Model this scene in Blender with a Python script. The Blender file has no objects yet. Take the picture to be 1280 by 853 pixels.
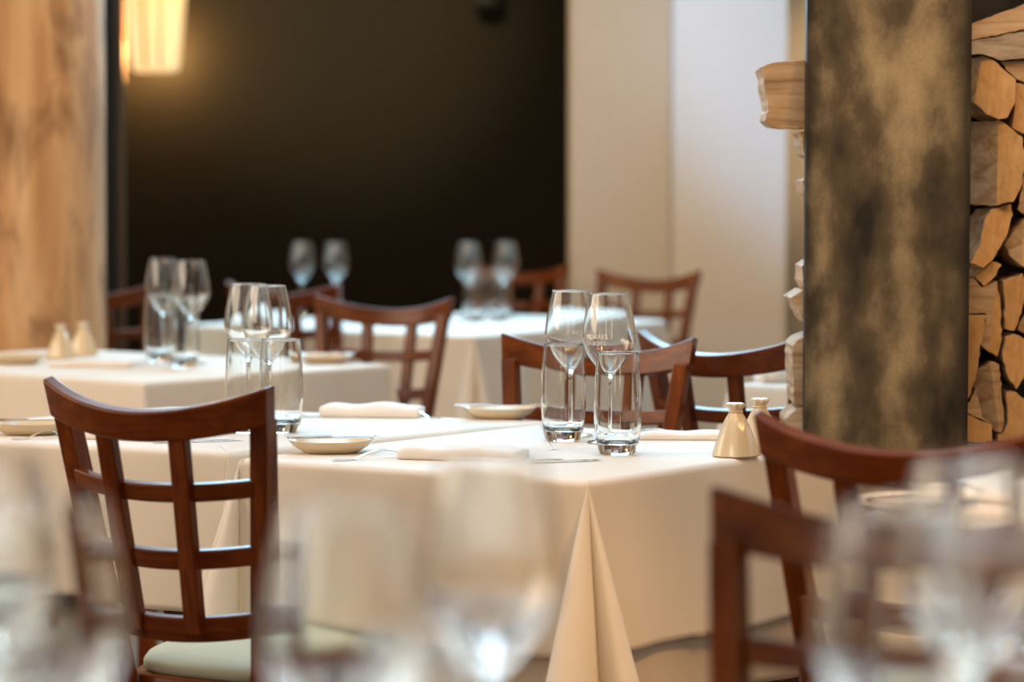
import bpy, bmesh, math, random
from mathutils import Vector, Matrix, noise
PI = math.pi
sc = bpy.context.scene
COL = sc.collection
random.seed(5)

# ------------------------------------------------------------------ camera
CAMH = 1.174
F = 3200.0                                   # focal length in pixels of the 1280 px frame (90 mm)
PITCH = math.atan(190.5 / F)
cam_d = bpy.data.cameras.new('camera'); cam = bpy.data.objects.new('camera', cam_d); COL.objects.link(cam)
cam_d.sensor_width = 36; cam_d.lens = 90
cam.location = (0, 0, CAMH); cam.rotation_euler = (PI/2 - PITCH, 0, 0)
cam_d.dof.use_dof = True; cam_d.dof.focus_distance = 4.09; cam_d.dof.aperture_fstop = 2.75
cam_d.clip_start = 0.05
sc.camera = cam

def ray(px, py):
    cx, cy = px - 640, 426.5 - py
    c, s = math.cos(PITCH), math.sin(PITCH)
    return Vector((cx, F*c + cy*s, -F*s + cy*c))
def P(px, py, z=0.75):                        # where the sight line of a pixel meets height z
    d = ray(px, py); k = (z - CAMH)/d.z
    return Vector((d.x*k, d.y*k, z))
def PY(px, py, y):                            # where it meets the depth y
    d = ray(px, py); k = y/d.y
    return Vector((d.x*k, y, CAMH + d.z*k))
def X(px, y): return (px - 640)/F*y

# ------------------------------------------------------------------ materials
def mat(name, col=(.8,.8,.8), rough=.5, metal=0, **kw):
    m = bpy.data.materials.new(name); m.use_nodes = True
    b = m.node_tree.nodes['Principled BSDF']
    b.inputs['Base Color'].default_value = (*col, 1); b.inputs['Roughness'].default_value = rough
    b.inputs['Metallic'].default_value = metal
    for k, v in kw.items():
        b.inputs[k.replace('_', ' ')].default_value = v
    return m
def nodes(m): return m.node_tree.nodes, m.node_tree.links, m.node_tree.nodes['Principled BSDF']
def coords(m, scale=(1,1,1), rot=(0,0,0), kind='Object'):
    n, l, b = nodes(m)
    tc = n.new('ShaderNodeTexCoord'); mp = n.new('ShaderNodeMapping')
    mp.inputs['Scale'].default_value = scale; mp.inputs['Rotation'].default_value = rot
    l.new(tc.outputs[kind], mp.inputs['Vector']); return mp.outputs['Vector']
def noise_tex(m, vec, scale, detail=4, rough=.55, dist=0):
    n, l, b = nodes(m)
    t = n.new('ShaderNodeTexNoise'); l.new(vec, t.inputs['Vector'])
    t.inputs['Scale'].default_value = scale; t.inputs['Detail'].default_value = detail
    t.inputs['Roughness'].default_value = rough; t.inputs['Distortion'].default_value = dist
    return t.outputs['Fac']
def ramp(m, fac, stops):
    n, l, b = nodes(m)
    r = n.new('ShaderNodeValToRGB'); l.new(fac, r.inputs['Fac'])
    e = r.color_ramp.elements
    while len(e) < len(stops): e.new(.5)
    for i, (p, c) in enumerate(stops): e[i].position = p; e[i].color = (*c, 1)
    return r.outputs['Color']
def mix(m, a, b_, fac, mode='MIX'):
    n, l, b = nodes(m)
    x = n.new('ShaderNodeMix'); x.data_type = 'RGBA'; x.blend_type = mode
    for sock, v in ((x.inputs[6], a), (x.inputs[7], b_), (x.inputs[0], fac)):
        if isinstance(v, (tuple, float, int)):
            sock.default_value = (*v, 1) if isinstance(v, tuple) else v
        else: l.new(v, sock)
    return x.outputs[2]
def bump(m, fac, strength=.2, dist=.002):
    n, l, b = nodes(m)
    x = n.new('ShaderNodeBump'); l.new(fac, x.inputs['Height'])
    x.inputs['Strength'].default_value = strength; x.inputs['Distance'].default_value = dist
    l.new(x.outputs['Normal'], b.inputs['Normal'])
def base(m, c): m.node_tree.links.new(c, nodes(m)[2].inputs['Base Color'])

def wood(name, a, b_, c, rough=.33, axis=(1,1,.08), scale=55, coat=.2):
    m = mat(name, a, rough, Coat_Weight=coat, Coat_Roughness=.16, Specular_IOR_Level=.22)
    v = coords(m, axis)
    f = noise_tex(m, v, scale, 6, .6, .6); g = noise_tex(m, coords(m, (1,1,1)), 6, 3)
    base(m, mix(m, ramp(m, f, [(.3, a), (.5, b_), (.72, c)]), (.55,.5,.45), ramp(m, g, [(.35,(0,0,0)), (.75,(.5,.5,.5))]), 'MULTIPLY'))
    bump(m, f, .08, .001)
    return m
CHERRY = wood('cherry_wood', (.080,.0140,.0010), (.140,.0285,.0022), (.22,.056,.006))
CHERRY_H = wood('cherry_wood_across', (.080,.0140,.0010), (.140,.0285,.0022), (.22,.056,.006), axis=(.08,1,1))
SEAT = mat('green_seat_leather', (.55,.65,.56), .45)
_v = coords(SEAT); bump(SEAT, noise_tex(SEAT, _v, 300, 2), .1, .001)

def linen(name, col):
    m = mat(name, col, .85, Sheen_Weight=.25, Sheen_Roughness=.5)
    v = coords(m)
    n, l, b = nodes(m)
    w1 = n.new('ShaderNodeTexWave'); w1.bands_direction = 'X'; w1.inputs['Scale'].default_value = 260
    w2 = n.new('ShaderNodeTexWave'); w2.bands_direction = 'Z'; w2.inputs['Scale'].default_value = 260
    l.new(v, w1.inputs['Vector']); l.new(v, w2.inputs['Vector'])
    wr = noise_tex(m, v, 9, 4, .5, .3)
    x = n.new('ShaderNodeMath'); x.operation = 'MULTIPLY'; x.inputs[1].default_value = .02
    l.new(mix(m, w1.outputs['Color'], w2.outputs['Color'], .5), x.inputs[0])
    y = n.new('ShaderNodeMath'); y.operation = 'ADD'; l.new(x.outputs[0], y.inputs[0]); l.new(wr, y.inputs[1])
    bump(m, y.outputs[0], .25, .006)
    return m
LINEN = linen('white_linen', (.80,.755,.69))
LINEN2 = linen('ivory_linen', (.72,.66,.57))
NAPKIN = linen('napkin_linen', (.82,.76,.69))

def glass_mat(name, ior=1.5, col=(.99,.995,.99)):
    m = bpy.data.materials.new(name); m.use_nodes = True
    n = m.node_tree.nodes; n.clear()
    o = n.new('ShaderNodeOutputMaterial'); g = n.new('ShaderNodeBsdfGlass')
    g.inputs['IOR'].default_value = ior; g.inputs['Roughness'].default_value = 0; g.inputs['Color'].default_value = (*col, 1)
    m.node_tree.links.new(g.outputs[0], o.inputs[0]); return m
GLASS = glass_mat('clear_glass')
ETCH = mat('etched_white', (.85,.85,.85), .7)
STEEL = mat('polished_steel', (.75,.73,.70), .14, 1)
CERAMIC = mat('cream_glaze', (.72,.59,.41), .18, Coat_Weight=.4)
WHITEWARE = mat('white_glaze', (.83,.80,.76), .15, Coat_Weight=.3)
BLACK = mat('black_metal', (.010,.009,.008), .7, 0, Specular_IOR_Level=.15)
BRONZE = mat('bronze_frame', (.10,.06,.02), .4, .6)

PATINA = mat('smoky_steel_patina', (.1,.08,.05), .5, 0, Specular_IOR_Level=.3)
_v = coords(PATINA, (1,1,.55))
_f = noise_tex(PATINA, _v, 7.5, 7, .52, .0); _g = noise_tex(PATINA, coords(PATINA, (1,1,1)), 160, 3)
_c = ramp(PATINA, _f, [(.34,(.018,.015,.011)), (.47,(.105,.080,.048)), (.60,(.36,.285,.175)), (.75,(.50,.41,.26))])
_c = mix(PATINA, _c, ramp(PATINA, _g, [(.35,(.86,.86,.86)), (.65,(1,1,1))]), 1.0, 'MULTIPLY')
_n, _l, _b = nodes(PATINA)                    # blackened bands along both long edges of the sheet
_s = _n.new('ShaderNodeSeparateXYZ'); _l.new(coords(PATINA), _s.inputs[0])
_m = _n.new('ShaderNodeMath'); _m.operation = 'MULTIPLY_ADD'; _l.new(_f, _m.inputs[0]); _m.inputs[1].default_value = .05; _l.new(_s.outputs[0], _m.inputs[2])
_e = ramp(PATINA, _m.outputs[0], [(.022,(.12,.12,.12)), (.058,(1,1,1)), (.27,(1,1,1)), (.305,(.14,.14,.14))])
base(PATINA, mix(PATINA, _c, _e, 1.0, 'MULTIPLY'))
EDGE_STEEL = mat('dark_steel_edge', (.02,.018,.015), .45, .5)

def raw_wood(name, a, b_, c, axis, scale=30):
    m = mat(name, a, .75)
    v = coords(m, axis)
    f = noise_tex(m, v, scale, 7, .62, .4); g = noise_tex(m, coords(m), 14, 4, .6)
    col = ramp(m, f, [(.3, a), (.5, b_), (.7, c)])
    col = mix(m, col, (.45,.27,.14), ramp(m, g, [(.56,(0,0,0)), (.72,(.55,.55,.55))]))
    base(m, col); bump(m, f, .35, .004); return m
LOG_END = raw_wood('split_log_end', (.42,.23,.085), (.55,.32,.13), (.63,.40,.18), (1,.6,.45), 60)
LOG_SIDE = raw_wood('split_log_side', (.25,.145,.07), (.48,.33,.20), (.60,.46,.31), (.12,1,1.6), 34)
LOG_GREY = raw_wood('weathered_log', (.16,.12,.09), (.42,.36,.30), (.60,.54,.48), (.15,1,1.4), 40)
BARK = mat('log_bark', (.06,.033,.018), .9)
bump(BARK, noise_tex(BARK, coords(BARK), 60, 6), .8, .006)

TRUNK = mat('peeled_trunk_wood', (.5,.3,.15), .7)
_f = noise_tex(TRUNK, coords(TRUNK, (1,1,.10)), 11, 6, .55, .5); _g = noise_tex(TRUNK, coords(TRUNK, (1,1,.32)), 10, 6, .62, .5)
_c = ramp(TRUNK, _f, [(.30,(.40,.19,.075)), (.5,(.62,.36,.17)), (.68,(.76,.52,.30))])
base(TRUNK, mix(TRUNK, _c, (.17,.075,.028), ramp(TRUNK, _g, [(.46,(0,0,0)), (.68,(.88,.88,.88))])))
bump(TRUNK, _f, .3, .01)

def plaster(name, col, amt=.06):
    m = mat(name, col, .9, Specular_IOR_Level=.1)
    f = noise_tex(m, coords(m), 40, 5)
    base(m, mix(m, col, tuple(c*(1-amt*2) for c in col), f)); bump(m, f, .05, .003); return m
WALL_DARK = plaster('dark_olive_paint', (.0105,.0085,.0058), .1)
WALL_WHITE = plaster('white_plaster', (.70,.66,.60))
WALL_WARM = plaster('warm_plaster', (.68,.60,.48))
CEIL = plaster('ceiling_paint', (.70,.60,.46))
FLOOR = mat('oak_floor', (.3,.16,.07), .4)
_v = coords(FLOOR, (1,1,1), (0,0,.55))
_n, _l, _b = nodes(FLOOR)
_bk = _n.new('ShaderNodeTexBrick'); _l.new(_v, _bk.inputs['Vector']); _bk.inputs['Scale'].default_value = 1
_bk.inputs['Brick Width'].default_value = 1.4; _bk.inputs['Row Height'].default_value = .14; _bk.inputs['Mortar Size'].default_value = .002
_bk.inputs['Color1'].default_value = (.20,.10,.045,1); _bk.inputs['Color2'].default_value = (.26,.14,.065,1); _bk.inputs['Mortar'].default_value = (.04,.02,.01,1)
_f = noise_tex(FLOOR, coords(FLOOR, (.1,1,1), (0,0,.55)), 30, 5)
base(FLOOR, mix(FLOOR, _bk.outputs['Color'], ramp(FLOOR, _f, [(.3,(.7,.7,.7)), (.7,(1.1,1.1,1.1))]), 1.0, 'MULTIPLY'))

def emis(name, col, strength):
    m = mat(name, col, .5); b = nodes(m)[2]
    b.inputs['Emission Color'].default_value = (*col, 1); b.inputs['Emission Strength'].default_value = strength
    return m

# ------------------------------------------------------------------ object helpers
def obj(name, bm, m, parent=None, smooth=True, bevel=0, sub=0, solid=0):
    me = bpy.data.meshes.new(name)
    bmesh.ops.recalc_face_normals(bm, faces=bm.faces[:])
    bm.to_mesh(me); bm.free()
    if smooth:
        for p in me.polygons: p.use_smooth = True
    for x in (m if isinstance(m, (list, tuple)) else [m]): me.materials.append(x)
    o = bpy.data.objects.new(name, me); COL.objects.link(o)
    if parent: o.parent = parent
    if solid:
        s = o.modifiers.new('solid', 'SOLIDIFY'); s.thickness = solid; s.offset = 0
    if bevel:
        b = o.modifiers.new('bevel', 'BEVEL'); b.width = bevel; b.segments = 2; b.limit_method = 'ANGLE'; b.harden_normals = True; b.angle_limit = .6
    if sub:
        s = o.modifiers.new('sub', 'SUBSURF'); s.levels = sub; s.render_levels = sub
    return o
def tag(o, label, cat, group=None, kind=None):
    o['label'] = label; o['category'] = cat
    if group: o['group'] = group
    if kind: o['kind'] = kind
    return o
def thing(name, label, cat, loc=(0,0,0), rz=0, group=None):
    o = bpy.data.objects.new(name, None); COL.objects.link(o); o.empty_display_size = .05
    o.location = loc; o.rotation_euler = (0,0,rz)
    return tag(o, label, cat, group)
def struct(o): o['kind'] = 'structure'; return o
def dup(root, loc, rz, label, group=None):
    r = root.copy(); COL.objects.link(r); r.location = loc; r.rotation_euler = (0,0,rz); r['label'] = label
    if group: r['group'] = group
    for ch in list(root.children):
        c = ch.copy(); COL.objects.link(c); c.parent = r
        for g in ch.children:
            d = g.copy(); COL.objects.link(d); d.parent = c
    return r
def box(bm, x0, x1, y0, y1, z0, z1):
    v = [bm.verts.new(p) for p in ((x0,y0,z0),(x1,y0,z0),(x1,y1,z0),(x0,y1,z0),(x0,y0,z1),(x1,y0,z1),(x1,y1,z1),(x0,y1,z1))]
    for f in ((0,3,2,1),(4,5,6,7),(0,1,5,4),(1,2,6,5),(2,3,7,6),(3,0,4,7)): bm.faces.new([v[i] for i in f])
def boxbm(*a):
    bm = bmesh.new(); box(bm, *a); return bm
def loft(bm, rings, cap=True, closed=True):
    vs = [[bm.verts.new(p) for p in r] for r in rings]
    n = len(rings[0])
    for a, b in zip(vs, vs[1:]):
        for i in range(n if closed else n-1):
            bm.faces.new((a[i], a[(i+1)%n], b[(i+1)%n], b[i]))
    if cap:
        bm.faces.new(vs[0][::-1]); bm.faces.new(vs[-1])
    return vs
def loftbm(rings, cap=True, closed=True):
    bm = bmesh.new(); loft(bm, rings, cap, closed); return bm
def lathe(bm, prof, n=48, sx=1, sy=1, mod=None):
    rings = []
    for (r, z) in prof:
        ring = []
        for i in range(n):
            a = 2*PI*i/n; rr = r*(mod(a, z) if mod else 1)
            ring.append((rr*math.cos(a)*sx, rr*math.sin(a)*sy, z))
        rings.append(ring)
    loft(bm, rings)
def spline(pts, n):
    """Catmull-Rom through (r, z) points"""
    out = []
    for i in range(len(pts)-1):
        p0 = pts[max(i-1,0)]; p1 = pts[i]; p2 = pts[i+1]; p3 = pts[min(i+2,len(pts)-1)]
        for k in range(n):
            t = k/n
            out.append(tuple(.5*((2*p1[j]) + (-p0[j]+p2[j])*t + (2*p0[j]-5*p1[j]+4*p2[j]-p3[j])*t*t + (-p0[j]+3*p1[j]-3*p2[j]+p3[j])*t**3) for j in range(len(p1))))
    out.append(tuple(pts[-1])); return out

# ------------------------------------------------------------------ the room
def footprint(name, pts, z0, z1, m):
    bm = loftbm([[(x,y,z0) for x,y in pts], [(x,y,z1) for x,y in pts]])
    return struct(obj(name, bm, m, smooth=False))
HT = 3.1
struct(obj('floor', boxbm(-4.2,4.2,-2.5,10.6,-.1,0), FLOOR, smooth=False))
struct(obj('ceiling', boxbm(-4.2,4.2,-.5,10.6,HT,HT+.1), CEIL, smooth=False))
xe = X(714, 9.6); xc = X(842, 9.45); xr = X(982, 9.45)
footprint('wall_back', [(-4.2,10.2),(xe+.05,10.2),(xe+.05,10.35),(-4.2,10.35)], 0, HT, WALL_DARK)
footprint('wall_back_middle', [(xe,9.6),(xc,9.75),(xc,10.35),(xe,10.35)], 0, HT, WALL_WHITE)
footprint('wall_back_right', [(xc,9.45),(xr,9.45),(xr,10.35),(xc,10.35)], 0, HT, WALL_WHITE)
footprint('wall_right_recess', [(xr,9.9),(4.2,9.9),(4.2,10.35),(xr,10.35)], 0, HT, WALL_WARM)
footprint('wall_left', [(-4.2,-.5),(-4.05,-.5),(-4.05,10.35),(-4.2,10.35)], 0, HT, WALL_WARM)
footprint('wall_right', [(4.05,-.5),(4.2,-.5),(4.2,10.35),(4.05,10.35)], 0, HT, plaster('ochre_plaster', (.50,.33,.17)))

# peeled tree-trunk column
def column():
    yc = 7.05; xcn = X(30, yc); R = X(132, yc) - xcn
    rings = []
    for k in range(40):
        z = HT*k/39; ring = []
        for i in range(64):
            a = 2*PI*i/64
            r = R*(1 + .03*noise.noise(Vector((math.cos(a)*1.2, math.sin(a)*1.2, z*.8))) + .012*noise.noise(Vector((math.cos(a)*5, math.sin(a)*5, z*3))) + .02*(z/1.5-.8)*-.6)
            ring.append((r*math.cos(a), r*math.sin(a), z))
        rings.append(ring)
    t = thing('wooden_column', 'thick pale peeled tree trunk column at the left edge', 'column', (xcn, yc, 0))
    obj('trunk', loftbm(rings), TRUNK, t)
    bm = bmesh.new(); lathe(bm, [(R*1.0,0),(R*1.12,0),(R*1.12,.05),(R*1.08,.06),(R*1.0,.06)], 48)
    obj('base_collar', bm, BLACK, t)
column()

# slim black post beside the column
t = thing('black_post', 'slim black upright post just right of the tree trunk column', 'post', (X(140.5,8.6), 8.6, 0))
obj('post_shaft', boxbm(-.017,.017,-.03,.03,0,HT), BLACK, t, smooth=False, bevel=.004)
obj('side_strip', boxbm(.018,.042,-.012,.02,0,HT), mat('brown_strip', (.07,.045,.025), .8, 0, Specular_IOR_Level=.15), t, smooth=False, bevel=.003)
obj('foot_plate', boxbm(-.06,.08,-.06,.06,0,.012), BLACK, t, smooth=False, bevel=.003)

# wall sconces with tapered frosted shades
def sconce(px_c, y, py_bottom, half_b, label, strength, watts):
    x = X(px_c, y); z0 = PY(px_c, py_bottom, y).z
    t = thing('wall_sconce', label, 'lamp', (x, y, z0), 0, 'wall sconces on the dark wall')
    h = .42; hb = half_b; ht = half_b*1.42
    def sec(z): return hb + (ht-hb)*z/h
    gl = emis('frosted_shade_glow', (1.0,.60,.22), strength)
    n, l, b = nodes(gl)
    ff = noise_tex(gl, coords(gl, (1,1,.5)), 9, 2)
    l.new(ramp(gl, ff, [(.3,(1.0,.68,.25)), (.7,(1.0,.80,.50))]), b.inputs['Emission Color'])
    rings = []
    for z in (0,.01,.03,.1,.2,.3,.42):
        w = sec(z)*(.90 if z == 0 else .97 if z == .01 else 1)
        ring = []
        for i in range(40):
            a = 2*PI*i/40; ca, sa = math.cos(a), math.sin(a)
            k = (abs(ca)**6 + abs(sa)**6)**(-1/6)
            ring.append((w*ca*k, w*sa*k, z))
        rings.append(ring)
    bm = bmesh.new(); vs = loft(bm, rings, cap=False); bm.faces.new(vs[0][::-1])
    sh = obj('lamp_shade', bm, gl, t, solid=.003)
    for sx in (-.33, .33):
        bm = bmesh.new(); a = []
        for z in (.012, h): 
            w = sec(z); a.append([(sx*w-.004,-w-.006,z),(sx*w+.004,-w-.006,z),(sx*w+.004,-w+.001,z),(sx*w-.004,-w+.001,z)])
        loft(bm, a); obj('shade_rib', bm, mat('amber_rib', (.55,.30,.09), .5), t, smooth=False)
    bm = bmesh.new(); lathe(bm, [(0.001,.12),(.02,.13),(.034,.17),(.034,.20),(.018,.25),(.014,.28),(.001,.28)], 24)
    obj('bulb', bm, emis('bulb_glow', (1,.80,.62), strength*4), t)
    obj('wall_plate', boxbm(-.05,.05,10.17-y,10.20-y,.2,.6), BRONZE, t, smooth=False, bevel=.004)
    obj('arm', boxbm(-.012,.012,-.012,10.18-y,h+.03,h+.055), BRONZE, t, smooth=False, bevel=.003)
    obj('arm_hanger', boxbm(-.006,.006,-.006,.006,.27,h+.04), BRONZE, t, smooth=False)
    ld = bpy.data.lights.new('sconce_light', 'POINT'); ld.energy = watts; ld.color = (1,.62,.25); ld.shadow_soft_size = .08
    lo = bpy.data.objects.new('sconce_light', ld); COL.objects.link(lo); lo.parent = t; lo.location = (0, .17, .08)
    return t
sconce(197, 9.92, 89, .085, 'bright tapered wall sconce on the dark wall, fully in view', .38, 14)
sconce(143, 9.92, 108, .040, 'narrow amber wall sconce half hidden behind the black post', .25, 2.5)

# small spotlight peeking in at the top
p = PY(608, 6, 9.9)
t = thing('wall_spotlight', 'small black spotlight at the top edge on the dark wall', 'lamp', (p.x, 10.08, p.z))
bm = bmesh.new(); lathe(bm, [(.001,0),(.05,0),(.058,.02),(.05,.14),(.03,.17),(.001,.17)], 28)
obj('spot_head', bm, BLACK, t)
obj('bracket', boxbm(-.012,.012,.0,.11,.14,.17), BLACK, t, smooth=False, bevel=.003)
obj('mount_plate', boxbm(-.05,.05,.10,.122,.08,.24), BLACK, t, smooth=False, bevel=.003)

# ------------------------------------------------------------------ chairs
SW, ST = .145, .195                       # half width of the back at the seat and at the top
REC, SAG = .18, .05
ZT = .90
def hw(z): return SW + (ST-SW)*(z-.46)/(ZT-.46)
def back(u, z, off=0.0, dip=0.0):
    """point of the back shell: u across, z up, off towards the sitter"""
    c = 1-u*u
    nrm = Vector((0, 1, .16)); nrm.normalize()
    return Vector((u*hw(z), -.20 - REC*(z-.46), z - dip*c)) + nrm*(off - SAG*c)
def make_chair(label):
    t = thing('dining_chair', label, 'chair', group='cherry wood dining chairs')
    def rail(z0, z1, th, d0, d1, o0=0, u=1.0, n=22):
        rings = []
        for k in range(n+1):
            a = -u + 2*u*k/n
            rings.append([back(a,z0,o0,d0), back(a,z0,o0+th,d0), back(a,z1,o0+th,d1), back(a,z1,o0,d1)])
        return loftbm(rings)
    obj('top_rail', rail(.845, ZT, .027, .018, .030, -.019, 1.0), CHERRY_H, t, bevel=.004)
    for z0, z1 in ((.742,.768),(.643,.671),(.535,.572)):
        obj('cross_rail', rail(z0, z1, .018, .006, .006, -.006, .97), CHERRY_H, t, bevel=.003)
    for u in (-.335, .335):
        rings = []
        for k in range(13):
            z = .545 + (.852-.545)*k/12
            c = back(u, z, 0, .004+.013*k/12); w = .0145
            rings.append([c+Vector((-w,-.0155,0)), c+Vector((w,-.0155,0)), c+Vector((w,.003,0)), c+Vector((-w,.003,0))])
        obj('slat', loftbm(rings), CHERRY, t, bevel=.003)
    for s in (-1, 1):
        rings = []
        for k in range(20):
            z = .852*k/19
            zz = max(z, .42)
            x = s*(hw(zz) - .0165) if z > .42 else s*(hw(.42)-.0165)
            y = -.20 - REC*(z-.46) if z > .46 else -.20 - .10*(.46-z)*(1.0 if z < .46 else 0)
            d = .042 - .012*abs(z-.46)/.46; w = .0145
            rings.append([(x-w,y-d/2,z),(x+w,y-d/2,z),(x+w,y+d/2,z),(x-w,y+d/2,z)])
        obj('back_leg', loftbm(rings), CHERRY, t, bevel=.004)
        rings = []
        for k in range(6):
            z = .44*k/5; w = .013+.006*k/5; x = s*.175; y = .185
            rings.append([(x-w,y-w,z),(x+w,y-w,z),(x+w,y+w,z),(x-w,y+w,z)])
        obj('front_leg', loftbm(rings), CHERRY, t, bevel=.003)
        obj('side_stretcher', loftbm([[(s*.137,-.20,.20),(s*.155,-.20,.20),(s*.155,-.20,.225),(s*.137,-.20,.225)],[(s*.166,.18,.20),(s*.184,.18,.20),(s*.184,.18,.225),(s*.166,.18,.225)]]), CHERRY_H, t, smooth=False)
    def outline(grow, n=56, p=5):
        o = []
        for i in range(n):
            a = 2*PI*i/n; ca, sa = math.cos(a), math.sin(a)
            k = (abs(ca)**p + abs(sa)**p)**(-1/p)
            y = .01 + (.205+grow)*sa*k; wx = (.172 + .030*(sa*k)) + grow
            o.append((wx*ca*k, y))
        return o
    a, b = outline(0), outline(-.02)
    bm = loftbm([[(x,y,.395) for x,y in b],[(x,y,.395) for x,y in a],[(x,y,.448) for x,y in a],[(x,y,.452) for x,y in outline(-.004)],[(x,y,.452) for x,y in b]])
    obj('seat_frame', bm, CHERRY_H, t)
    rr = []
    for g, z in ((-.016,.450),(-.010,.458),(-.010,.468),(-.016,.477),(-.035,.483),(-.08,.487),(-.14,.489)):
        rr.append([(x,y,z) for x,y in outline(g)])
    obj('seat_cushion', loftbm(rr), SEAT, t)
    return t
TOPY = -.20 - REC*(ZT-.46)
def chair_at(topc, ang, label, first=[None]):
    f = Vector((math.cos(math.radians(ang)), math.sin(math.radians(ang))))
    loc = Vector((topc[0], topc[1])) - f*TOPY
    rz = math.radians(ang) - PI/2
    if first[0] is None:
        first[0] = make_chair(label); first[0].location = (loc.x, loc.y, 0); first[0].rotation_euler = (0,0,rz); return first[0]
    return dup(first[0], (loc.x, loc.y, 0), rz, label)
chair_at((-.506,3.655), 62, 'dining chair nearest the left, back turned, lattice back in sharp view')
chair_at((-1.06,3.54), 62, 'dining chair at bottom left showing only its seat corner')
chair_at((.160,4.80), 247, 'dining chair behind the two tall wine glasses in focus')
chair_at((.40,4.88), 48, 'dark backlit dining chair between salt shakers and back wall')
chair_at((X(479,6.58),6.58), 248, 'dining chair behind the right end of the left background table')
chair_at((X(355,7.6),7.6), 64, 'dining chair with pale highlight on its rail below the far amber wine glasses')
chair_at((X(650,9.45),9.45), 247, 'reddish dining chair at the far table against the dark wall')
chair_at((X(810,8.75),8.75), 242, 'far orange brown dining chair in front of the white wall')
chair_at((X(120,7.55),7.55), 66, 'dim dining chair in shadow right of the tree trunk column')
chair_at((.478,3.085), 62, 'curved dining chair in front of the steel firewood panel')
chair_at((.352,2.26), 239, 'closest blurred dining chair at lower right behind the out-of-focus glasses')

# ------------------------------------------------------------------ tables and cloths
def offset_quad(q, d):
    n = len(q); c = sum((Vector(p) for p in q), Vector((0,0)))/n
    out = []
    for i in range(n):
        p = Vector(q[i]); a = (p-Vector(q[i-1])).normalized(); b = (Vector(q[(i+1)%n])-p).normalized()
        na = Vector((a.y,-a.x)); nb = Vector((b.y,-b.x))
        m = (na+nb); m = m/(m.dot(na))
        out.append(p + m*d)
    return out
FOLD = spline([(-.012,-.004),(-.17,.05),(-.27,.17),(-.24,.31),(-.11,.35),(-.01,.27),(.042,.13),(.075,.25),(.15,.33),(.24,.25),(.235,.12),(.13,.03),(.012,-.004)], 5)
def cloth_bm(q, z, drop, flare=.06, amp=.006, seed=0, corner=(1,1,1,1), creases=(), r=.010):
    """q counter-clockwise; the edges of the table top run along q; the spare cloth of every corner hangs in a folded cone"""
    rnd = random.Random(seed); n = 4
    Q = [Vector(p) for p in q]
    ph = [rnd.uniform(0,6.28) for _ in range(6)]
    diag = []
    for i in range(n):
        a = (Q[i]-Q[i-1]).normalized(); b = (Q[(i+1)%n]-Q[i]).normalized()
        diag.append((Vector((a.y,-a.x))+Vector((b.y,-b.x))).normalized())
    pts = []                                   # (pos, outward, corner index, fold index or None, dist to corner, s, side, d)
    s = 0
    NF = len(FOLD)
    for i in range(n):
        a, b = Q[i], Q[(i+1)%n]; L = (b-a).length; dr = (b-a)/L; nr = Vector((dr.y,-dr.x))
        for k in range(NF):                    # fan of points at the corner where this side starts
            pts.append((a, diag[i], i, k, 0, s, i, 0))
        d = .006
        while d < L-.006:
            near = min(d, L-d); ci = i if d < L/2 else (i+1)%n
            pts.append((a+dr*d, nr, ci, None, near, s+d, i, d))
            d += .006 if near < .05 else .010 if near < .14 else .016
        s += L
    rings = []
    def tang(i): return Vector((-diag[i].y, diag[i].x))
    for k in range(5):
        a = PI/2*k/4; ring = []
        for p, nr, ci, fk, near, ss, i, d in pts:
            if fk is not None:
                e = (2*fk/(NF-1)-1)
                o = tang(ci)*(.0022*e) - diag[ci]*(.0016 + r*1.2*(1-math.sin(a)))
                ring.append((p.x+o.x, p.y+o.y, z - r*(1-math.cos(a))))
            else:
                o = -nr*r*(1-math.sin(a)); ring.append((p.x+o.x, p.y+o.y, z - r*(1-math.cos(a))))
        rings.append(ring)
    K = 24
    for k in range(1, K+1):
        t = (drop-r)*k/K; ring = []
        for p, nr, ci, fk, near, ss, i, d in pts:
            if fk is not None:
                e = 2*fk/(NF-1)-1; c = corner[ci]
                fe, fd = FOLD[fk]
                tw = .92 + .08*t/drop
                o = tang(ci)*(.0022*e*(1-k/K) + fe*t*c*1.06) + diag[ci]*(-.0016 + (fd*c + flare*.3)*t*tw)
                ring.append((p.x+o.x, p.y+o.y, z - r - t*(1+.20*c*(1-e*e))))
                continue
            far = 1-math.exp(-(near/.12)**2)
            wv = amp*(math.sin(ss*17+ph[0]) + .6*math.sin(ss*31+ph[1]) + .4*math.sin(ss*53+ph[2]))*far
            for (ei, ed, eh) in creases:
                if ei == i: wv += eh*math.exp(-((d-ed)/.007)**2)*min(1, .4+t/drop)
            off = nr*(flare*t*(.3+.7*far) + wv*(t/drop)**.8)
            tz = t + .004*math.sin(ss*9+ph[3])*(t/drop)*far
            ring.append((p.x+off.x, p.y+off.y, z - r - tz))
        rings.append(ring)
    bm = bmesh.new(); vs = loft(bm, rings, cap=False)
    c = sum(Q, Vector((0,0)))/4
    prev = vs[0]
    for k in (.03, .25, .6, .97):
        cur = []
        for v in vs[0]:
            q2 = Vector(v.co.xy).lerp(c, k)
            cur.append(bm.verts.new((q2.x, q2.y, z)))
        m = len(cur)
        for i in range(m): bm.faces.new((prev[(i+1)%m], prev[i], cur[i], cur[(i+1)%m]))
        prev = cur
    bm.faces.new(prev)
    return bm
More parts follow.
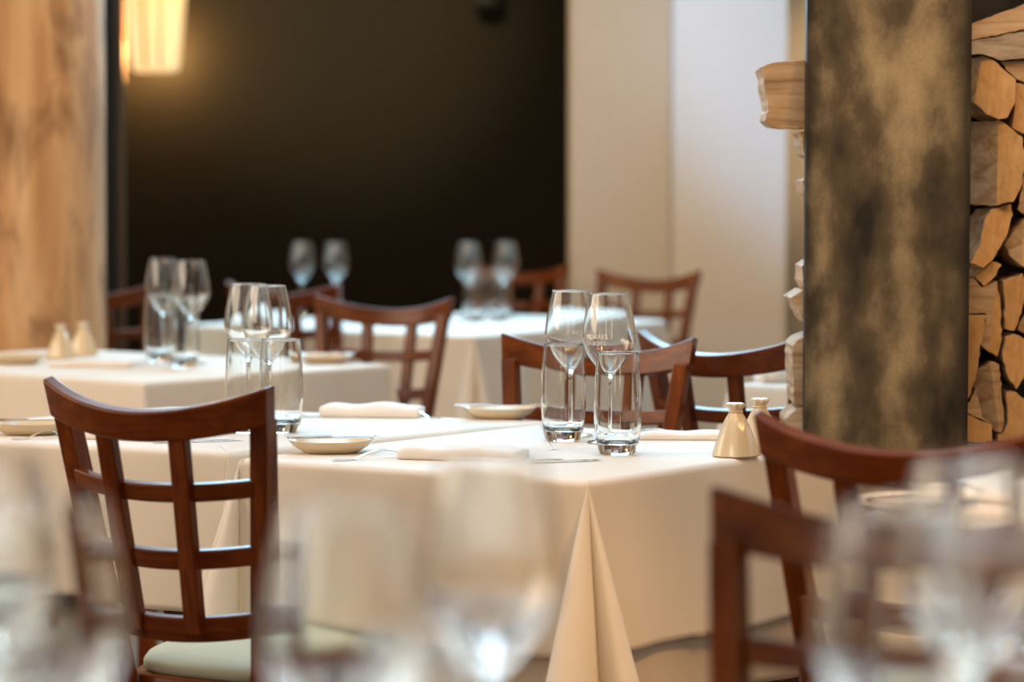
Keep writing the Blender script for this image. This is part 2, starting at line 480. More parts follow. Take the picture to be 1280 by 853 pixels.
def table(q, label, cl_label, drop=.265, under=None, seed=0, corner=(1,1,1,1), creases=(), flare=.06, amp=.006):
    Q = [Vector(p) for p in q]; c = sum(Q, Vector((0,0)))/4
    t = thing('dining_table', label, 'table', (c.x, c.y, 0), 0, 'cloth covered restaurant tables')
    ins = offset_quad(q, -.012)
    top = [(p.x-c.x, p.y-c.y) for p in ins]
    zt = .7375 if under else .7435
    obj('table_top', loftbm([[(x,y,.71) for x,y in top],[(x,y,zt) for x,y in top]]), CHERRY_H, t, smooth=False, bevel=.004)
    for p in offset_quad(q, -.09):
        x, y = p.x-c.x, p.y-c.y; w = .024
        obj('leg', loftbm([[(x-w*.8,y-w*.8,0),(x+w*.8,y-w*.8,0),(x+w*.8,y+w*.8,0),(x-w*.8,y+w*.8,0)],[(x-w,y-w,.71),(x+w,y-w,.71),(x+w,y+w,.71),(x-w,y+w,.71)]]), CHERRY, t, smooth=False, bevel=.003)
    if under:
        o = obj('under_cloth', cloth_bm(offset_quad(q, -.004), .744, under[0], -.03, .003, seed+7, (.25,.25,.25,.25)), LINEN2, solid=.0016)
        tag(o, under[1], 'tablecloth')
    o = obj('tablecloth', cloth_bm(q, .7505, drop, flare, amp, seed, corner, creases), LINEN, solid=.0016)
    tag(o, cl_label, 'tablecloth', 'white tablecloths')
    return t
def xy(px, py): v = P(px, py, .75); return Vector((v.x, v.y))
# table in focus (right one of the pair)
A = xy(735,603); L = xy(297,574.5); E = xy(960,570)
V = (E-A).normalized()
R1 = A + V*.70; B1 = L + V*.755
T1 = [A, R1, B1, L]
table(T1, 'table in focus under white cloth carrying two tumblers', 'white tablecloth with hanging corner fold on the table in focus', .262, (.365,'ivory under cloth below the hem of the table in focus'), 3, (1,.25,.15,1.05),
      ((3,.23,.008),(0,.27,.010)), .05)
A2 = xy(285,566); R2 = xy(690,527.5); u2 = Vector((-.92,.39)).normalized()
T2 = [A2, R2, R2+u2*.80, A2+u2*.80]
table(T2, 'table left of the table in focus, behind the lattice-back chair', 'white tablecloth of the table behind the lattice-back chair', .265, None, 11, (.30,.15,.3,.8), (), .04)
A3 = xy(180,479); R3 = xy(489,456.5); L3 = xy(0,468.5); u3 = (L3-A3).normalized()
T3 = [A3, R3, R3+u3*1.1, A3+u3*1.1]
table(T3, 'left background table with two pale shakers on it', 'white tablecloth of the left background table with two shakers', .30, None, 21, (.5,.7,.4,.4), (), .04)
A5 = xy(592,420); C5 = xy(832,400.5); B5 = xy(238,406)
T5 = [A5, C5, C5+(B5-A5), B5]
table(T5, 'long far table in front of the dark wall', 'white tablecloth of the long far table by the dark wall', .42, None, 31, (.9,.7,.4,.4), (), .05, .012)
B6 = Vector((P(910,482).x, P(910,482).y)); N6 = B6 + Vector((.85,-.53))*.62; V6 = Vector((.55,.835)).normalized()
T6 = [N6, N6+V6*.66, B6+V6*.66, B6]
table(T6, 'small background table left of the firewood panel', 'white tablecloth glimpsed behind the dark backlit chair', .30, None, 41, (.4,.4,.4,.8), (), .06)
B7 = Vector((P(1078,640).x, P(1078,640).y)); N7 = B7 + Vector((.87,-.49))*.70; V7 = Vector((.55,.835)).normalized()
T7 = [N7, N7+V7*.60, B7+V7*.60, B7]
table(T7, 'table at right with a plate, beyond the curved chair', 'white tablecloth under the plate at the right edge', .25, None, 51, (.4,.3,.3,.4), (), .03)
T0 = [Vector((-.62,1.18)), Vector((.62,1.12)), Vector((.64,1.86)), Vector((-.60,1.92))]
table(T0, 'nearest table under the out-of-focus glasses', 'white tablecloth of the nearest table under the out-of-focus glasses', .24, None, 61, (.3,.3,.3,.3), (), .03)
ZC = .7515

# ------------------------------------------------------------------ glasses
def wine_glass_proto(label):
    outer = [(.001,0),(.036,0),(.0372,.0012),(.036,.0026)] + spline([(.036,.0026),(.020,.0055),(.0075,.012),(.0046,.022),(.0038,.045),(.0038,.085),(.0044,.103),(.0085,.114),(.021,.126),(.0345,.144),(.0425,.163),(.0446,.176),(.0428,.196),(.0378,.226),(.0325,.2490)], 6)
    inner = spline([(.0316,.2492),(.0368,.226),(.0416,.196),(.0433,.176),(.0412,.1635),(.0330,.1455),(.0195,.1285),(.0075,.1185),(.001,.1170)], 6)
    t = thing('wine_glass', label, 'wine glass', group='stemmed wine glasses')
    bm = bmesh.new(); lathe(bm, outer + [(.03245,.2496),(.0322,.24995),(.0319,.24995),(.03165,.2496)] + inner, 56)
    obj('glass_body', bm, GLASS, t)
    return t
def tumbler_proto(label):
    t = thing('tumbler', label, 'tumbler', group='barrel shaped water tumblers')
    outer = [(.001,0),(.026,0)] + spline([(.026,0),(.0300,.003),(.0335,.016),(.0370,.045),(.0382,.075),(.0372,.110),(.0350,.140),(.0332,.1622)], 6)
    inner = spline([(.0318,.1624),(.0336,.140),(.0357,.110),(.0366,.075),(.0354,.046),(.0322,.024),(.0250,.0185),(.012,.0170),(.001,.0168)], 6)
    bm = bmesh.new(); lathe(bm, outer + [(.0328,.163),(.0322,.163)] + inner, 56)
    obj('glass_body', bm, GLASS, t)
    return t
_w = [None]; _t = [None]
def wine(px, y, label, etch=None):
    loc = (X(px, y), y, ZC)
    if _w[0] is None:
        _w[0] = wine_glass_proto(label); _w[0].location = loc; o = _w[0]
    else: o = dup(_w[0], loc, random.uniform(0,6), label); o.rotation_euler = (0,0,0)
    if etch is not None: ETCHES.append((o, etch))
    return o
def tumbler(px, y, label):
    loc = (X(px, y), y, ZC)
    if _t[0] is None:
        _t[0] = tumbler_proto(label); _t[0].location = loc; return _t[0]
    return dup(_t[0], loc, 0, label)
ETCHES = []
wine(714, 4.36, 'wine glass in focus, rear one behind the left tumbler', 28)
wine(761.5, 4.24, 'wine glass in focus, front one with etched lettering behind the right tumbler', -32)
tumbler(704.5, 4.28, 'tumbler in focus, the left one farther from the table corner')
tumbler(772.5, 4.06, 'tumbler in focus, the right one nearer the table corner')
wine(310.5, 4.66, 'left of the two wine glasses right above the lattice-back chair')
wine(334, 4.58, 'right of the two wine glasses right above the lattice-back chair')
tumbler(308, 4.42, 'tumbler half hidden by the lattice-back chair top rail')
tumbler(350.5, 4.42, 'tumbler standing just right of the lattice-back chair top rail')
wine(204, 6.36, 'left blurred wine glass on the left background table with shakers')
wine(239, 6.16, 'right blurred wine glass on the left background table with shakers')
tumbler(199, 6.26, 'left blurred tumbler on the left background table with shakers')
tumbler(229, 6.06, 'right blurred tumbler on the left background table with shakers')
wine(585, 8.35, 'far wine glass, left one of the pair before the dark wall centre')
wine(631, 8.38, 'far wine glass, right one of the pair before the dark wall centre')
tumbler(593, 8.15, 'far tumbler below the left wine glass of the central far pair')
tumbler(624, 8.20, 'far tumbler below the right wine glass of the central far pair')
wine(377, 8.42, 'left amber far wine glass above the chair rail with pale highlight')
wine(419, 8.45, 'right amber far wine glass above the chair rail with pale highlight')
wine(615, 1.63, 'large out-of-focus wine glass in the bottom centre of the photo')
wine(430, 1.385, 'faint out-of-focus wine glass left of the bottom centre glass')
wine(-20, 1.63, 'out-of-focus wine glass cut by the left edge, farther of two')
wine(48, 1.40, 'out-of-focus wine glass at lower left, nearer of two')
wine(1215, 1.63, 'out-of-focus wine glass at lower right, farther of two')
wine(1128, 1.385, 'out-of-focus wine glass at lower right, nearer of two')
tumbler(520, 1.47, 'out-of-focus tumbler rim between the two bottom centre wine glasses')
tumbler(1262, 1.45, 'out-of-focus tumbler rim in the bottom right corner')
tumbler(-10, 1.47, 'out-of-focus tumbler rim in the bottom left corner')
def lettering(o, ang):
    ang = ang
    """two etched lines wrapped around the bowl, facing the camera turned by ang degrees"""
    bm = bmesh.new()
    for txt, size, z in (('MORRES', .0112, .1755), ('SABORE', .0104, .1650)):
        cu = bpy.data.curves.new('lettering', 'FONT'); cu.body = txt; cu.size = size; cu.align_x = 'CENTER'
        to = bpy.data.objects.new('lettering', cu); COL.objects.link(to)
        dg = bpy.context.evaluated_depsgraph_get(); dg.update()
        me = bpy.data.meshes.new_from_object(to.evaluated_get(dg))
        base_i = len(bm.verts)
        vs = []
        for v in me.vertices:
            zz = z + v.co.y
            pr = [(.144,.0345),(.155,.0398),(.163,.0425),(.170,.0440),(.176,.0446),(.186,.0440),(.196,.0428)]
            r = next(a[1]+(b[1]-a[1])*(zz-a[0])/(b[0]-a[0]) for a, b in zip(pr, pr[1:]) if zz <= b[0]) + .0003
            a = -PI/2 + math.radians(ang) + v.co.x/.0446
            vs.append(bm.verts.new((r*math.cos(a), r*math.sin(a), zz)))
        for p in me.polygons:
            try: bm.faces.new([vs[i] for i in p.vertices])
            except ValueError: pass
        bpy.data.objects.remove(to); bpy.data.meshes.remove(me)
    e = obj('etched_lettering', bm, ETCH, o, smooth=False); e['label'] = 'frosted white etched lettering'
for o, a in ETCHES: lettering(o, a)

# ------------------------------------------------------------------ small tableware
def napkin_bm(L=.20, W=.10, H=.020, seed=0):
    rnd = random.Random(seed); rings = []
    ph = rnd.uniform(0,6)
    for k in range(25):
        x = -L/2 + L*k/24; e = abs(2*k/24-1)
        h = H*(.92 + .12*math.sin(k*.45+ph))*(1-.25*e**8); w = W/2*(1-.02*math.sin(k*.3+ph))
        sec = []
        for i in range(9):                       # rounded fold in front
            a = -PI/2 + PI*i/8
            sec.append((-w - h*.35*math.cos(a), h/2 + h/2*math.sin(a)))
        sec += [(-w*.4, h*1.03), (w*.2, h*1.02), (w*.7, h*.97), (w, h*.93), (w, h*.68), (w*.75, h*.64), (w*.75, h*.60), (w*1.02, h*.56), (w*1.02, h*.36), (w*.78,h*.33), (w*.78,h*.30), (w, h*.26), (w, .0006), (0,.0004)]
        rings.append([(x, y, max(z, .0004)) for y, z in sec])
    return loftbm(rings)
def place(o, px, py, ang, dz=0):
    v = P(px, py, .75); o.location = (v.x, v.y, ZC+dz); o.rotation_euler = (0,0,math.radians(ang)); return o
def napkin(px, py, ang, label, L=.20, W=.09, H=.02, seed=0, dz=0):
    o = obj('napkin', napkin_bm(L, W, H, seed), NAPKIN, bevel=.0)
    tag(o, label, 'napkin', 'folded white napkins'); return place(o, px, py, ang, dz)
napkin(580, 574, -14, 'folded napkin at the front edge of the table in focus', .19, .09, .020, 1)
napkin(856, 549, -3, 'flat folded napkin between the tumblers and the shakers', .155, .075, .012, 2)
napkin(466, 521, -6, 'puffy folded napkin right of the tumbler by the lattice-back chair', .185, .085, .024, 3)
napkin(172, 549, -12, 'folded napkin seen through the lattice-back chair', .20, .08, .012, 4)
napkin(120, 459, -10, 'blurred folded napkin on the table with two shakers', .20, .10, .014, 5)
napkin(1248, 637, -20, 'blurred napkin beside the plate at the right edge', .15, .10, .012, 6)
o = napkin(966, 478, 10, 'small folded napkin on the background table by the firewood', .07, .07, .025, 7)

def dish_bm(rx=.074, ry=.052, h=.020):
    n = 56; rings = []
    prof = [(.001,0),(.50,0),(.60,.06),(.82,.50),(.97,.94),(1.0,1.0),(.985,1.03),(.95,.98),(.80,.58),(.58,.17),(.45,.12),(.001,.12)]
    for r, z in prof:
        ring = []
        for i in range(n):
            a = 2*PI*i/n; ca, sa = math.cos(a), math.sin(a)
            k = (abs(ca)**2.6 + abs(sa)**2.6)**(-1/2.6)
            lift = 1 + .30*abs(ca)**4*r
            ring.append((rx*r*ca*k, ry*r*sa*k, h*z*lift))
        rings.append(ring)
    return loftbm(rings)
def dish(px, py, ang, label):
    o = obj('bread_dish', dish_bm(), CERAMIC); tag(o, label, 'dish', 'cream bread dishes'); return place(o, px, py, ang)
def knife_bm(L=.17):
    rings = []
    for k in range(30):
        t = k/29; x = -L/2 + L*t
        if t < .48: w = .0042 + .0022*math.sin(PI*min(1, (1-t/.48)*1.15)*.9); h = .0022
        else:
            s = (t-.48)/.52; w = (.0046 + .0045*math.sin(PI*min(1,s*1.05)**.8))*(1 if s < .93 else .6); h = .0008
        rings.append([(x,-w,.0004),(x,w,.0004),(x,w,.0004+2*h),(x,-w,.0004+2*h)])
    return loftbm(rings)
def knife(px, py, ang, label, L=.17, dz=0, tilt=0):
    o = obj('table_knife', knife_bm(L), STEEL, bevel=.0006); tag(o, label, 'knife', 'steel knives')
    place(o, px, py, ang, dz); o.rotation_euler.y = math.radians(tilt); return o
def fork_bm(L=.19):
    bm = bmesh.new(); rings = []
    def zc(t): return .004 + .012*math.sin(PI*min(1,max(0,(t-.25)/.65)))
    for k in range(31):
        t = .72*k/30; x = -L/2 + L*t
        if t < .5: w = .006 - .0036*min(1, t/.42)
        else: w = .0024 + .0095*max(0,(t-.52)/.2)**1.3
        z = zc(t); rings.append([(x,-w,z-.001),(x,w,z-.001),(x,w,z+.001),(x,-w,z+.001)])
    loft(bm, rings)
    for j in range(4):
        yo = (-.0088 + .00587*j); rr = []
        for k in range(10):
            t = .715 + .285*k/9; x = -L/2 + L*t; w = .0015*(1-.5*(k/9)**3); z = zc(t) + (.004*((t-.86)/.14) if t > .86 else 0)
            rr.append([(x,yo-w,z-.0008),(x,yo+w,z-.0008),(x,yo+w,z+.0008),(x,yo-w,z+.0008)])
        loft(bm, rr)
    return bm
def fork(px, py, ang, label, L=.19, dz=0):
    o = obj('table_fork', fork_bm(L), STEEL, bevel=.0004); tag(o, label, 'fork', 'steel forks'); return place(o, px, py, ang, dz-.0028)

dish(414, 567, 4, 'cream dish with a knife on it, front of the table in focus')
knife(420, 567, 8, 'knife lying across the cream dish at the front of the table in focus', .15, .0225)
dish(625, 524, 2, 'cream dish with a knife on it, left of the tumblers in focus')
knife(618, 524, 8, 'knife lying across the cream dish left of the tumblers in focus', .15, .0225)
dish(38, 544, 0, 'cream dish with a knife at the far left behind the lattice-back chair')
knife(42, 544, 9, 'knife lying across the cream dish behind the lattice-back chair', .16, .0225)
dish(22, 456, 0, 'blurred cream dish left of the two shakers in the background')
dish(407, 455, 0, 'blurred cream dish near the right end of the background table')
fork(470, 575, 32, 'fork lying between cream dish and front napkin on the table in focus', .15)
fork(826, 547, 175, 'fork tucked beside the flat napkin right of the tumblers', .17)
fork(522, 524, 160, 'fork beside the puffy napkin behind the table gap', .09)
knife(708, 579, 20, 'knife on the white cloth in front of the left tumbler in focus', .115)
knife(247, 554, 20, 'knife seen through the lattice-back chair', .15)
fork(52, 550, 25, 'fork in front of the cream dish at the far left', .10)
knife(386, 523, 10, 'knife just right of the tumbler by the lattice-back chair', .07)

def shaker_bm():
    prof = spline([(.0005,.0004),(.028,.0004),(.0365,.002),(.0360,.006),(.0310,.022),(.0250,.040),(.0185,.055),(.0120,.067),(.0098,.0715),(.0108,.075),(.0135,.0795),(.0138,.083),(.0115,.0845),(.0070,.0835),(.0005,.0815)], 4)
    def mod(a, z):
        d = max(0, 1-z/.075)
        m = 1 + .055*d*math.cos(5*a+.8) + .03*d*math.cos(9*a+2)
        if z > .073: m += .09*math.cos(8*a+1)*min(1,(z-.073)/.006)
        elif z > .045: m += .025*math.cos(8*a)
        return m
    bm = bmesh.new(); lathe(bm, prof, 72, mod=mod); return bm
sh = [None]
def shaker(px, y, label, s=1):
    if sh[0] is None:
        t = thing('salt_shaker', label, 'shaker', group='sack shaped ceramic shakers'); sh[0] = t
        obj('shaker_body', shaker_bm(), CERAMIC, t)
        bm = bmesh.new(); n = 40; m = 8; rings = []
        for i in range(n):
            a = 2*PI*i/n; rings.append([((.0106+.0016*math.cos(b))*math.cos(a), (.0106+.0016*math.cos(b))*math.sin(a), .0712+.0014*math.sin(b)) for b in [2*PI*j/m for j in range(m)]])
        vs = [[bm.verts.new(p) for p in r] for r in rings]
        for i in range(n):
            for j in range(m): bm.faces.new((vs[i][j], vs[(i+1)%n][j], vs[(i+1)%n][(j+1)%m], vs[i][(j+1)%m]))
        obj('tie_cord', bm, CERAMIC, t)
    else: t = dup(sh[0], (0,0,0), random.uniform(0,6), label)
    t.location = (X(px,y), y, ZC); return t
shaker(920.5, 4.03, 'cream ceramic shaker, left and nearer one on the table in focus')
shaker(951, 4.12, 'cream ceramic shaker partly behind the curved chair rail')
shaker(75, 6.37, 'left blurred shaker in front of the tree trunk column')
shaker(103, 6.47, 'right blurred shaker in front of the tree trunk column')

v = P(1150, 640, .75)
bm = bmesh.new(); lathe(bm, [(.001,0),(.045,0),(.05,.003),(.075,.009),(.088,.014),(.089,.016),(.086,.0165),(.072,.011),(.05,.006),(.001,.005)], 64)
o = obj('plate', bm, WHITEWARE); tag(o, 'white plate at right behind the blurred chair rails', 'plate'); o.location = (v.x, v.y, ZC)
knife(1150, 640, 30, 'knife lying across the white plate at the right', .17, .0178)

# ------------------------------------------------------------------ firewood rack
YP = 4.44
xl = X(1007, YP); xrr = X(1212, YP)
t = thing('firewood_rack', 'tall smoky steel firewood rack panel at right with logs behind', 'rack', (xl, YP, 0))
w = xrr - xl
obj('front_panel', boxbm(0, w, 0, .006, 0, HT-.01), PATINA, t, smooth=False, bevel=.0015)
obj('panel_flange', boxbm(0, .004, .006, .03, 0, HT-.01), EDGE_STEEL, t, smooth=False)
obj('panel_flange', boxbm(w-.004, w, .006, .03, 0, HT-.01), EDGE_STEEL, t, smooth=False)
obj('back_panel', boxbm(.03, .486, .215, .221, 0, HT-.01), EDGE_STEEL, t, smooth=False)
ZS = PY(1250, 553, YP+.05).z - .004
obj('shelf', boxbm(.0, .486, .03, .215, ZS-.02, ZS), EDGE_STEEL, t, smooth=False)
obj('base_plate', boxbm(0, .486, .006, .215, 0, .02), EDGE_STEEL, t, smooth=False)
obj('side_panel', boxbm(.48, .486, .006, .215, .02, HT-.01), EDGE_STEEL, t, smooth=False)

def rough_poly(pts, step=.008, amp=.0016, seed=0):
    rnd = random.Random(seed); out = []
    n = len(pts)
    for i in range(n):
        a, b = Vector(pts[i]), Vector(pts[(i+1)%n]); L = (b-a).length
        k = max(1, int(L/step)); nr = Vector(((b-a).y, -(b-a).x)).normalized() if L > 0 else Vector((0,0))
        for j in range(k):
            p = a.lerp(b, j/k)
            out.append(p + (nr*rnd.uniform(-amp, amp) if j else Vector((0,0))))
    return out
def log(poly, y0, depth, label, mats=None, slope=(0,0), seed=0, tilt=(0,0), ridge=None):
    """split log whose end face shows the outline poly (in the photo), running back by depth with its own slant"""
    pts = [PY(px, py, y0) for px, py in poly]
    c = sum(pts, Vector((0,0,0)))/len(pts)
    q = rough_poly([(p.x-c.x, p.z-c.z) for p in pts], seed=seed)
    bm = bmesh.new(); rings = []
    rnd = random.Random(seed+99)
    ks = [0] + [i/6 for i in range(1,7)]
    for k in ks:
        ring = []
        for i, p in enumerate(q):
            yy = depth*k + (tilt[0]*p.x + tilt[1]*p.y)*(1-k)
            j = .0008*rnd.uniform(-1,1) if k else 0
            ring.append((p.x*(1-.04*k) + slope[0]*depth*k + j, yy, p.y*(1-.04*k) + slope[1]*depth*k + j))
        rings.append(ring)
    inner = [[(x*.985, y-.0022, z*.985) for x, y, z in rings[0]]]
    vs = loft(bm, inner+rings, cap=False)
    fe = bm.faces.new(vs[0][::-1]); fb = bm.faces.new(vs[-1])
    bm.normal_update()
    for f in bm.faces: f.material_index = 1
    n = len(q)
    fe.material_index = 0; fb.material_index = 0
    if ridge:                                  # the face turns away left of a split edge
        (ax, ay), (bx, by), k = ridge
        pa, pb = PY(ax, ay, y0)-c, PY(bx, by, y0)-c
        nr = Vector((pb.z-pa.z, 0, -(pb.x-pa.x))).normalized()
        if nr.x > 0: nr = -nr
        bmesh.ops.bisect_plane(bm, geom=[fe]+list(fe.edges)+list(fe.verts), plane_co=pa, plane_no=nr, dist=1e-6)
        for v in bm.verts:
            d = (v.co - pa).dot(nr)
            if d > 1e-5 and v.co.y < depth*.5: v.co.y = min(v.co.y + k*d, depth*.8)
        for f in bm.faces:
            if len(f.verts) > 5 and (f.calc_center_median()-pa).dot(nr) > 0 and f.calc_center_median().y < depth*.6: f.material_index = 2
        ms = list(mats or [LOG_END, LOG_SIDE]); mats = ms + [LOG_SIDE]
    o = obj('firewood_log', bm, mats or [LOG_END, LOG_SIDE], smooth=False)
    o.location = c
    tag(o, label, 'log', 'split firewood logs'); return o
Y0 = YP+.035
RL = [
 ([(1190,38),(1216,29),(1250,16),(1284,4),(1330,-6),(1330,26),(1280,37),(1250,43),(1216,50),(1190,54)], .0, .15, 'long brown split log slanting across the top of the right stack', 'side'),
 ([(1190,56),(1216,51),(1250,45),(1280,38),(1330,30),(1330,72),(1280,73),(1247,75),(1228,68),(1190,68)], .0, .15, 'grey weathered log under the topmost slanting log', 'grey'),
 ([(1208,70),(1229,69),(1247,79),(1268,100),(1267,126),(1257,148),(1247,150),(1232,143),(1217,128),(1208,116)], .0, .16, 'honey coloured split log directly under the grey weathered log', 'end'),
 ([(1249,78),(1285,75),(1330,76),(1330,112),(1285,106),(1270,99)], .02, .14, 'brown log at the right edge beside the upper honey coloured log', 'side'),
 ([(1270,103),(1285,107),(1320,113),(1320,170),(1283,169),(1265,160),(1269,126)], .005, .16, 'orange split log at the right edge above the largest log', 'end'),
 ([(1206,151),(1248,150),(1260,158),(1276,172),(1278,196),(1275,230),(1265,253),(1240,258),(1206,254)], .0, .15, 'largest pale split log in the right stack, squarish block', 'end'),
 ([(1266,255),(1268,268),(1257,298),(1240,325),(1228,335),(1210,329),(1224,305),(1230,275),(1241,261)], .0, .16, 'leaf shaped slanting log just below the largest log', 'end'),
 ([(1281,200),(1320,198),(1320,268),(1283,270),(1271,262),(1278,235)], .03, .13, 'shaded log at the right edge beside the largest log', 'side'),
 ([(1283,273),(1320,272),(1320,340),(1280,335),(1264,320),(1259,308),(1271,287)], .0, .16, 'yellow log at the right edge beside the leaf shaped log', 'end'),
 ([(1218,337),(1230,336.5),(1241,327),(1252,331),(1240,349),(1229,358),(1218,345)], .01, .14, 'small orange wedge log under the leaf shaped log', 'end'),
 ([(1205,345),(1217,346.5),(1228,360),(1246,352),(1251,378),(1254,425),(1248,447),(1236,440),(1227,432),(1233,392),(1205,391)], .0, .16, 'broad pale log in the middle of the lower right stack', 'end'),
 ([(1254,352),(1278,342),(1283,358),(1277,392),(1268,414),(1256,411)], .0, .16, 'upright log right of the broad pale log', 'end'),
 ([(1285,352),(1320,346),(1320,420),(1286,422),(1272,413),(1280,394)], .03, .13, 'shaded log at the right edge right of the upright log', 'side'),
 ([(1205,394),(1231,394),(1225,430),(1220,474),(1211,500),(1205,505)], .0, .16, 'thin upright log against the steel panel in the lower stack', 'end'),
 ([(1257,421),(1267,418),(1286,425),(1284,465),(1270,487),(1259,470),(1253,446)], .0, .16, 'pointed oval log at the right of the lower stack', 'end'),
 ([(1224,461),(1237,451),(1250,456),(1258,529),(1253,542),(1246,541),(1229,519),(1218,482)], -.002, .16, 'leaning block log with a bright right face low in the stack', 'side'),
 ([(1205,507),(1212,502),(1219,485),(1228,521),(1241,530),(1211,517),(1205,516)], .01, .14, 'small shaded wedge log low beside the steel panel', 'side'),
 ([(1205,518),(1211,519),(1241,532),(1241,553),(1205,553)], .0, .16, 'bottom left log of the right stack above the curved chair rail', 'end'),
 ([(1258,490),(1270,490),(1286,506),(1330,506),(1330,553),(1248,553),(1247,544),(1254,543),(1260,530)], .0, .16, 'bottom right log of the right stack above the curved chair rail', 'end'),
]
for i, (poly, dy, dep, lab, k) in enumerate(RL):
    ms = {'end':[LOG_END, LOG_SIDE], 'side':[LOG_SIDE, BARK], 'grey':[LOG_GREY, BARK]}[k]
    tilt = {5:(-.5,.0), 2:(-.35,.1), 6:(.2,.15), 15:(.6,0), 10:(.2,-.1), 8:(-.3,.2)}.get(i, (random.uniform(-.2,.2), random.uniform(-.15,.15)))
    log(poly, Y0+.012+dy, dep, lab, ms, (0,0), i, tilt,
        {2:((1229,69),(1219,125),1.6), 5:((1248,150),(1246,256),1.1), 15:((1237,452),(1250,541),1.5), 10:((1246,352),(1236,439),.5), 8:((1281,275),(1276,334),.7)}.get(i))
LL = [
 ([(951,84),(967,78),(1000,75.5),(1060,74),(1060,159),(985,161),(966,159),(957,151),(958,142),(961,138),(956,112),(955,96)], 'big log sticking out left of the steel panel near the top'),
 ([(999,165),(1012,162),(1060,162),(1060,198),(1012,198),(1006,193),(1002,182),(1003,171)], 'small log end left of the panel right under the big protruding log'),
 ([(1003,226),(1012,222),(1060,222),(1060,246),(1010,247),(1006,242)], 'tiny log sliver left of the panel, a third of the way down'),
 ([(1003,333),(1012,327),(1060,327),(1060,362),(1008,362),(1003,352)], 'dark barked log sliver left of the panel above the pointed log'),
 ([(988,373),(1003,363),(1014,363),(1060,363),(1060,405),(1008,405),(1000,394),(996,383)], 'pointed pale log left of the panel above the striped log'),
 ([(990,432),(997,424),(1012,418),(1060,418),(1060,507),(1008,509),(993,506),(992,480),(991,455)], 'tall striped log left of the panel behind the shakers'),
 ([(983,524),(996,512),(1012,509),(1060,509),(1060,550),(990,550),(984,536)], 'lowest log left of the panel above the curved chair rail'),
]
for i, (poly, lab) in enumerate(LL):
    log(poly, Y0+.004, .13, lab, [LOG_SIDE, LOG_SIDE] if i != 3 else [BARK, LOG_SIDE], (0,0), 60+i, (random.uniform(-.1,.1), random.uniform(-.2,.2)))

# ------------------------------------------------------------------ light
w = bpy.data.worlds.new('world'); sc.world = w; w.use_nodes = True
bg = w.node_tree.nodes['Background']; bg.inputs['Color'].default_value = (1.0,.70,.42,1); bg.inputs['Strength'].default_value = .13
def area(name, loc, target, sx, sy, watts, col):
    d = bpy.data.lights.new(name, 'AREA'); d.shape = 'RECTANGLE'; d.size = sx; d.size_y = sy; d.energy = watts; d.color = col
    o = bpy.data.objects.new(name, d); COL.objects.link(o); o.location = loc
    o.rotation_euler = (Vector(target)-Vector(loc)).to_track_quat('-Z', 'Y').to_euler(); return o
area('skylight_and_fill', (-.3,8.45,HT-.45), (-.2,4.0,.4), 3.4, 1.5, 105, (.38,.73,1))
area('skylight_and_fill', (0,4.5,HT-.03), (0,4.5,0), 1.5, 1.5, 5.0, (.26,.66,1)).data.spread = 1.3
area('window_left_light', (-4.0,3.9,1.75), (0,4.0,.9), 4.2, 1.8, 70, (1,.80,.60))
for wx in (-1.7, 1.3): area('window_behind_light', (wx,-2.3,1.75), (wx*.2,3,1.0), .55, 1.9, 7, (1,.84,.66))
area('window_right_light', (4.0,6.0,1.9), (0,6.6,1.2), 2.4, 1.8, 8, (.66,.84,1))
area('warm_fill_area', (-.2,6.8,3.0), (-.1,8.3,.3), 1.6, .3, 9, (1,.60,.30))  # unseen warm fill added for the long far table's front
area('warm_fill_area', (-.7,4.2,3.0), (-.7,6.2,.4), 1.6, .3, 5, (1,.60,.30))  # unseen warm fill added for the left background table's front
def spot(name, loc, target, watts, col, deg, blend, soft=.1):
    d = bpy.data.lights.new(name, 'SPOT'); d.energy = watts; d.color = col; d.spot_size = math.radians(deg); d.spot_blend = blend; d.shadow_soft_size = soft
    o = bpy.data.objects.new(name, d); COL.objects.link(o); o.location = loc
    o.rotation_euler = (Vector(target)-Vector(loc)).to_track_quat('-Z', 'Y').to_euler(); return o
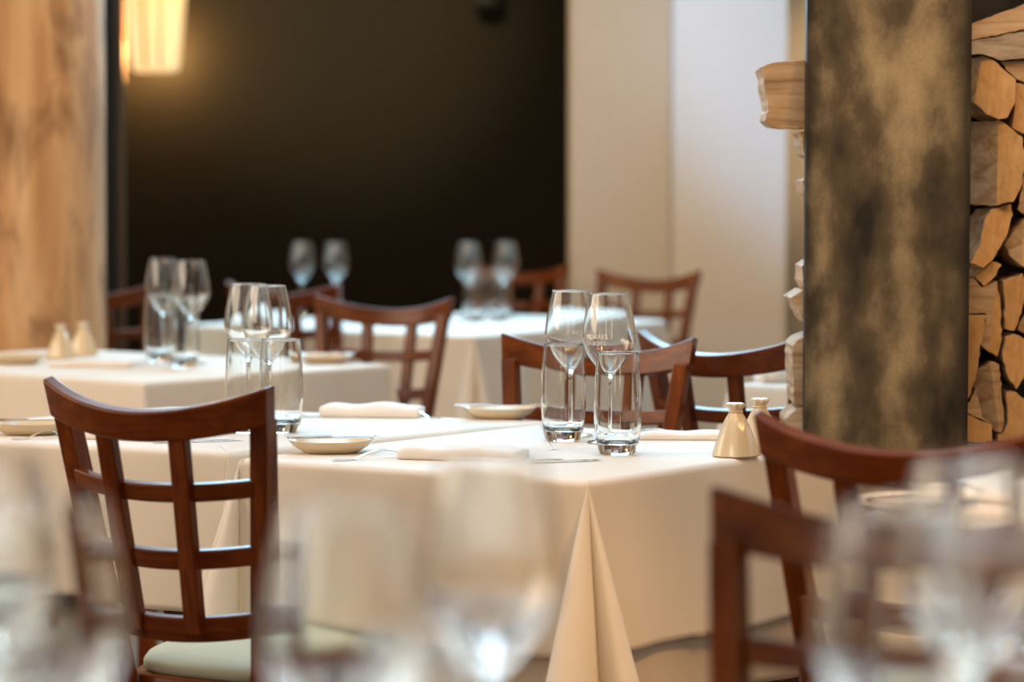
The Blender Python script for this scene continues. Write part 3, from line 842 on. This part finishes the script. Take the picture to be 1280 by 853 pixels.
spot('blue_daylight', (-2.6,6.6,2.9), (1.75,9.45,1.60), 520, (.25,.56,1), 24.5, .7)
spot('wall_fill_spot', (2.6,9.0,3.0), (1.12,9.9,1.5), 90, (1,.74,.45), 20, .8)  # unseen spot added to brighten the recessed warm wall
spot('warm_fill_spot', (1.9,2.4,3.0), (.95,4.5,1.2), 46, (1,.54,.19), 40, .8)  # unseen spot added to warm the firewood stack
spot('warm_fill_spot', (1.3,1.6,3.0), (.40,3.1,.88), 100, (1,.52,.17), 19, .7)  # unseen spot added to turn the curved chair rail orange
spot('warm_fill_spot', (2.9,2.7,2.9), (.45,3.95,.6), 17, (1,.50,.16), 26, .8)  # unseen spot added to warm the right side of the focus tablecloth
area('skylight_and_fill', (.05,1.3,HT-.02), (.05,1.3,0), .9, .6, 8.5, (.70,.86,1)).data.spread = .75  # fill panel, no real skylight: added to brighten the near glass rims
area('warm_fill_area', (.2,2.9,2.98), (0,7.4,.9), 3.0, .5, 22, (1,.70,.42))  # unseen warm fill added for cloth sides that face the camera
spot('wall_fill_spot', (X(400,9),7.0,3.0), (X(430,10.2),10.2,1.95), 620, (1,.80,.46), 30, 1.0)  # unseen spot added to lift the upper dark wall
spot('wall_fill_spot', (X(760,7),6.9,3.0), (X(790,9.6),9.6,1.2), 48, (1,.62,.32), 42, .9)  # unseen spot added to warm the white wall
for i, (x, y) in enumerate(((-1.3,.4),(-.1,.2),(1.1,.5),(.1,-.5),(-.9,1.2))):
    spot('glint_spot', (x,y,3.0), (x,y+.4,0), 10, (1,.86,.70), 75, .5, .03)  # unseen small lights added for glints in the out-of-focus glasses

sc.view_settings.view_transform = 'Standard'; sc.view_settings.look = 'None'
sc.view_settings.exposure = 1.0; sc.view_settings.gamma = 1; sc.view_settings.use_curve_mapping = False
c = sc.cycles
c.max_bounces = 24; c.transmission_bounces = 20; c.glossy_bounces = 8; c.diffuse_bounces = 5; c.transparent_max_bounces = 12
c.use_denoising = True; c.sample_clamp_indirect = 40
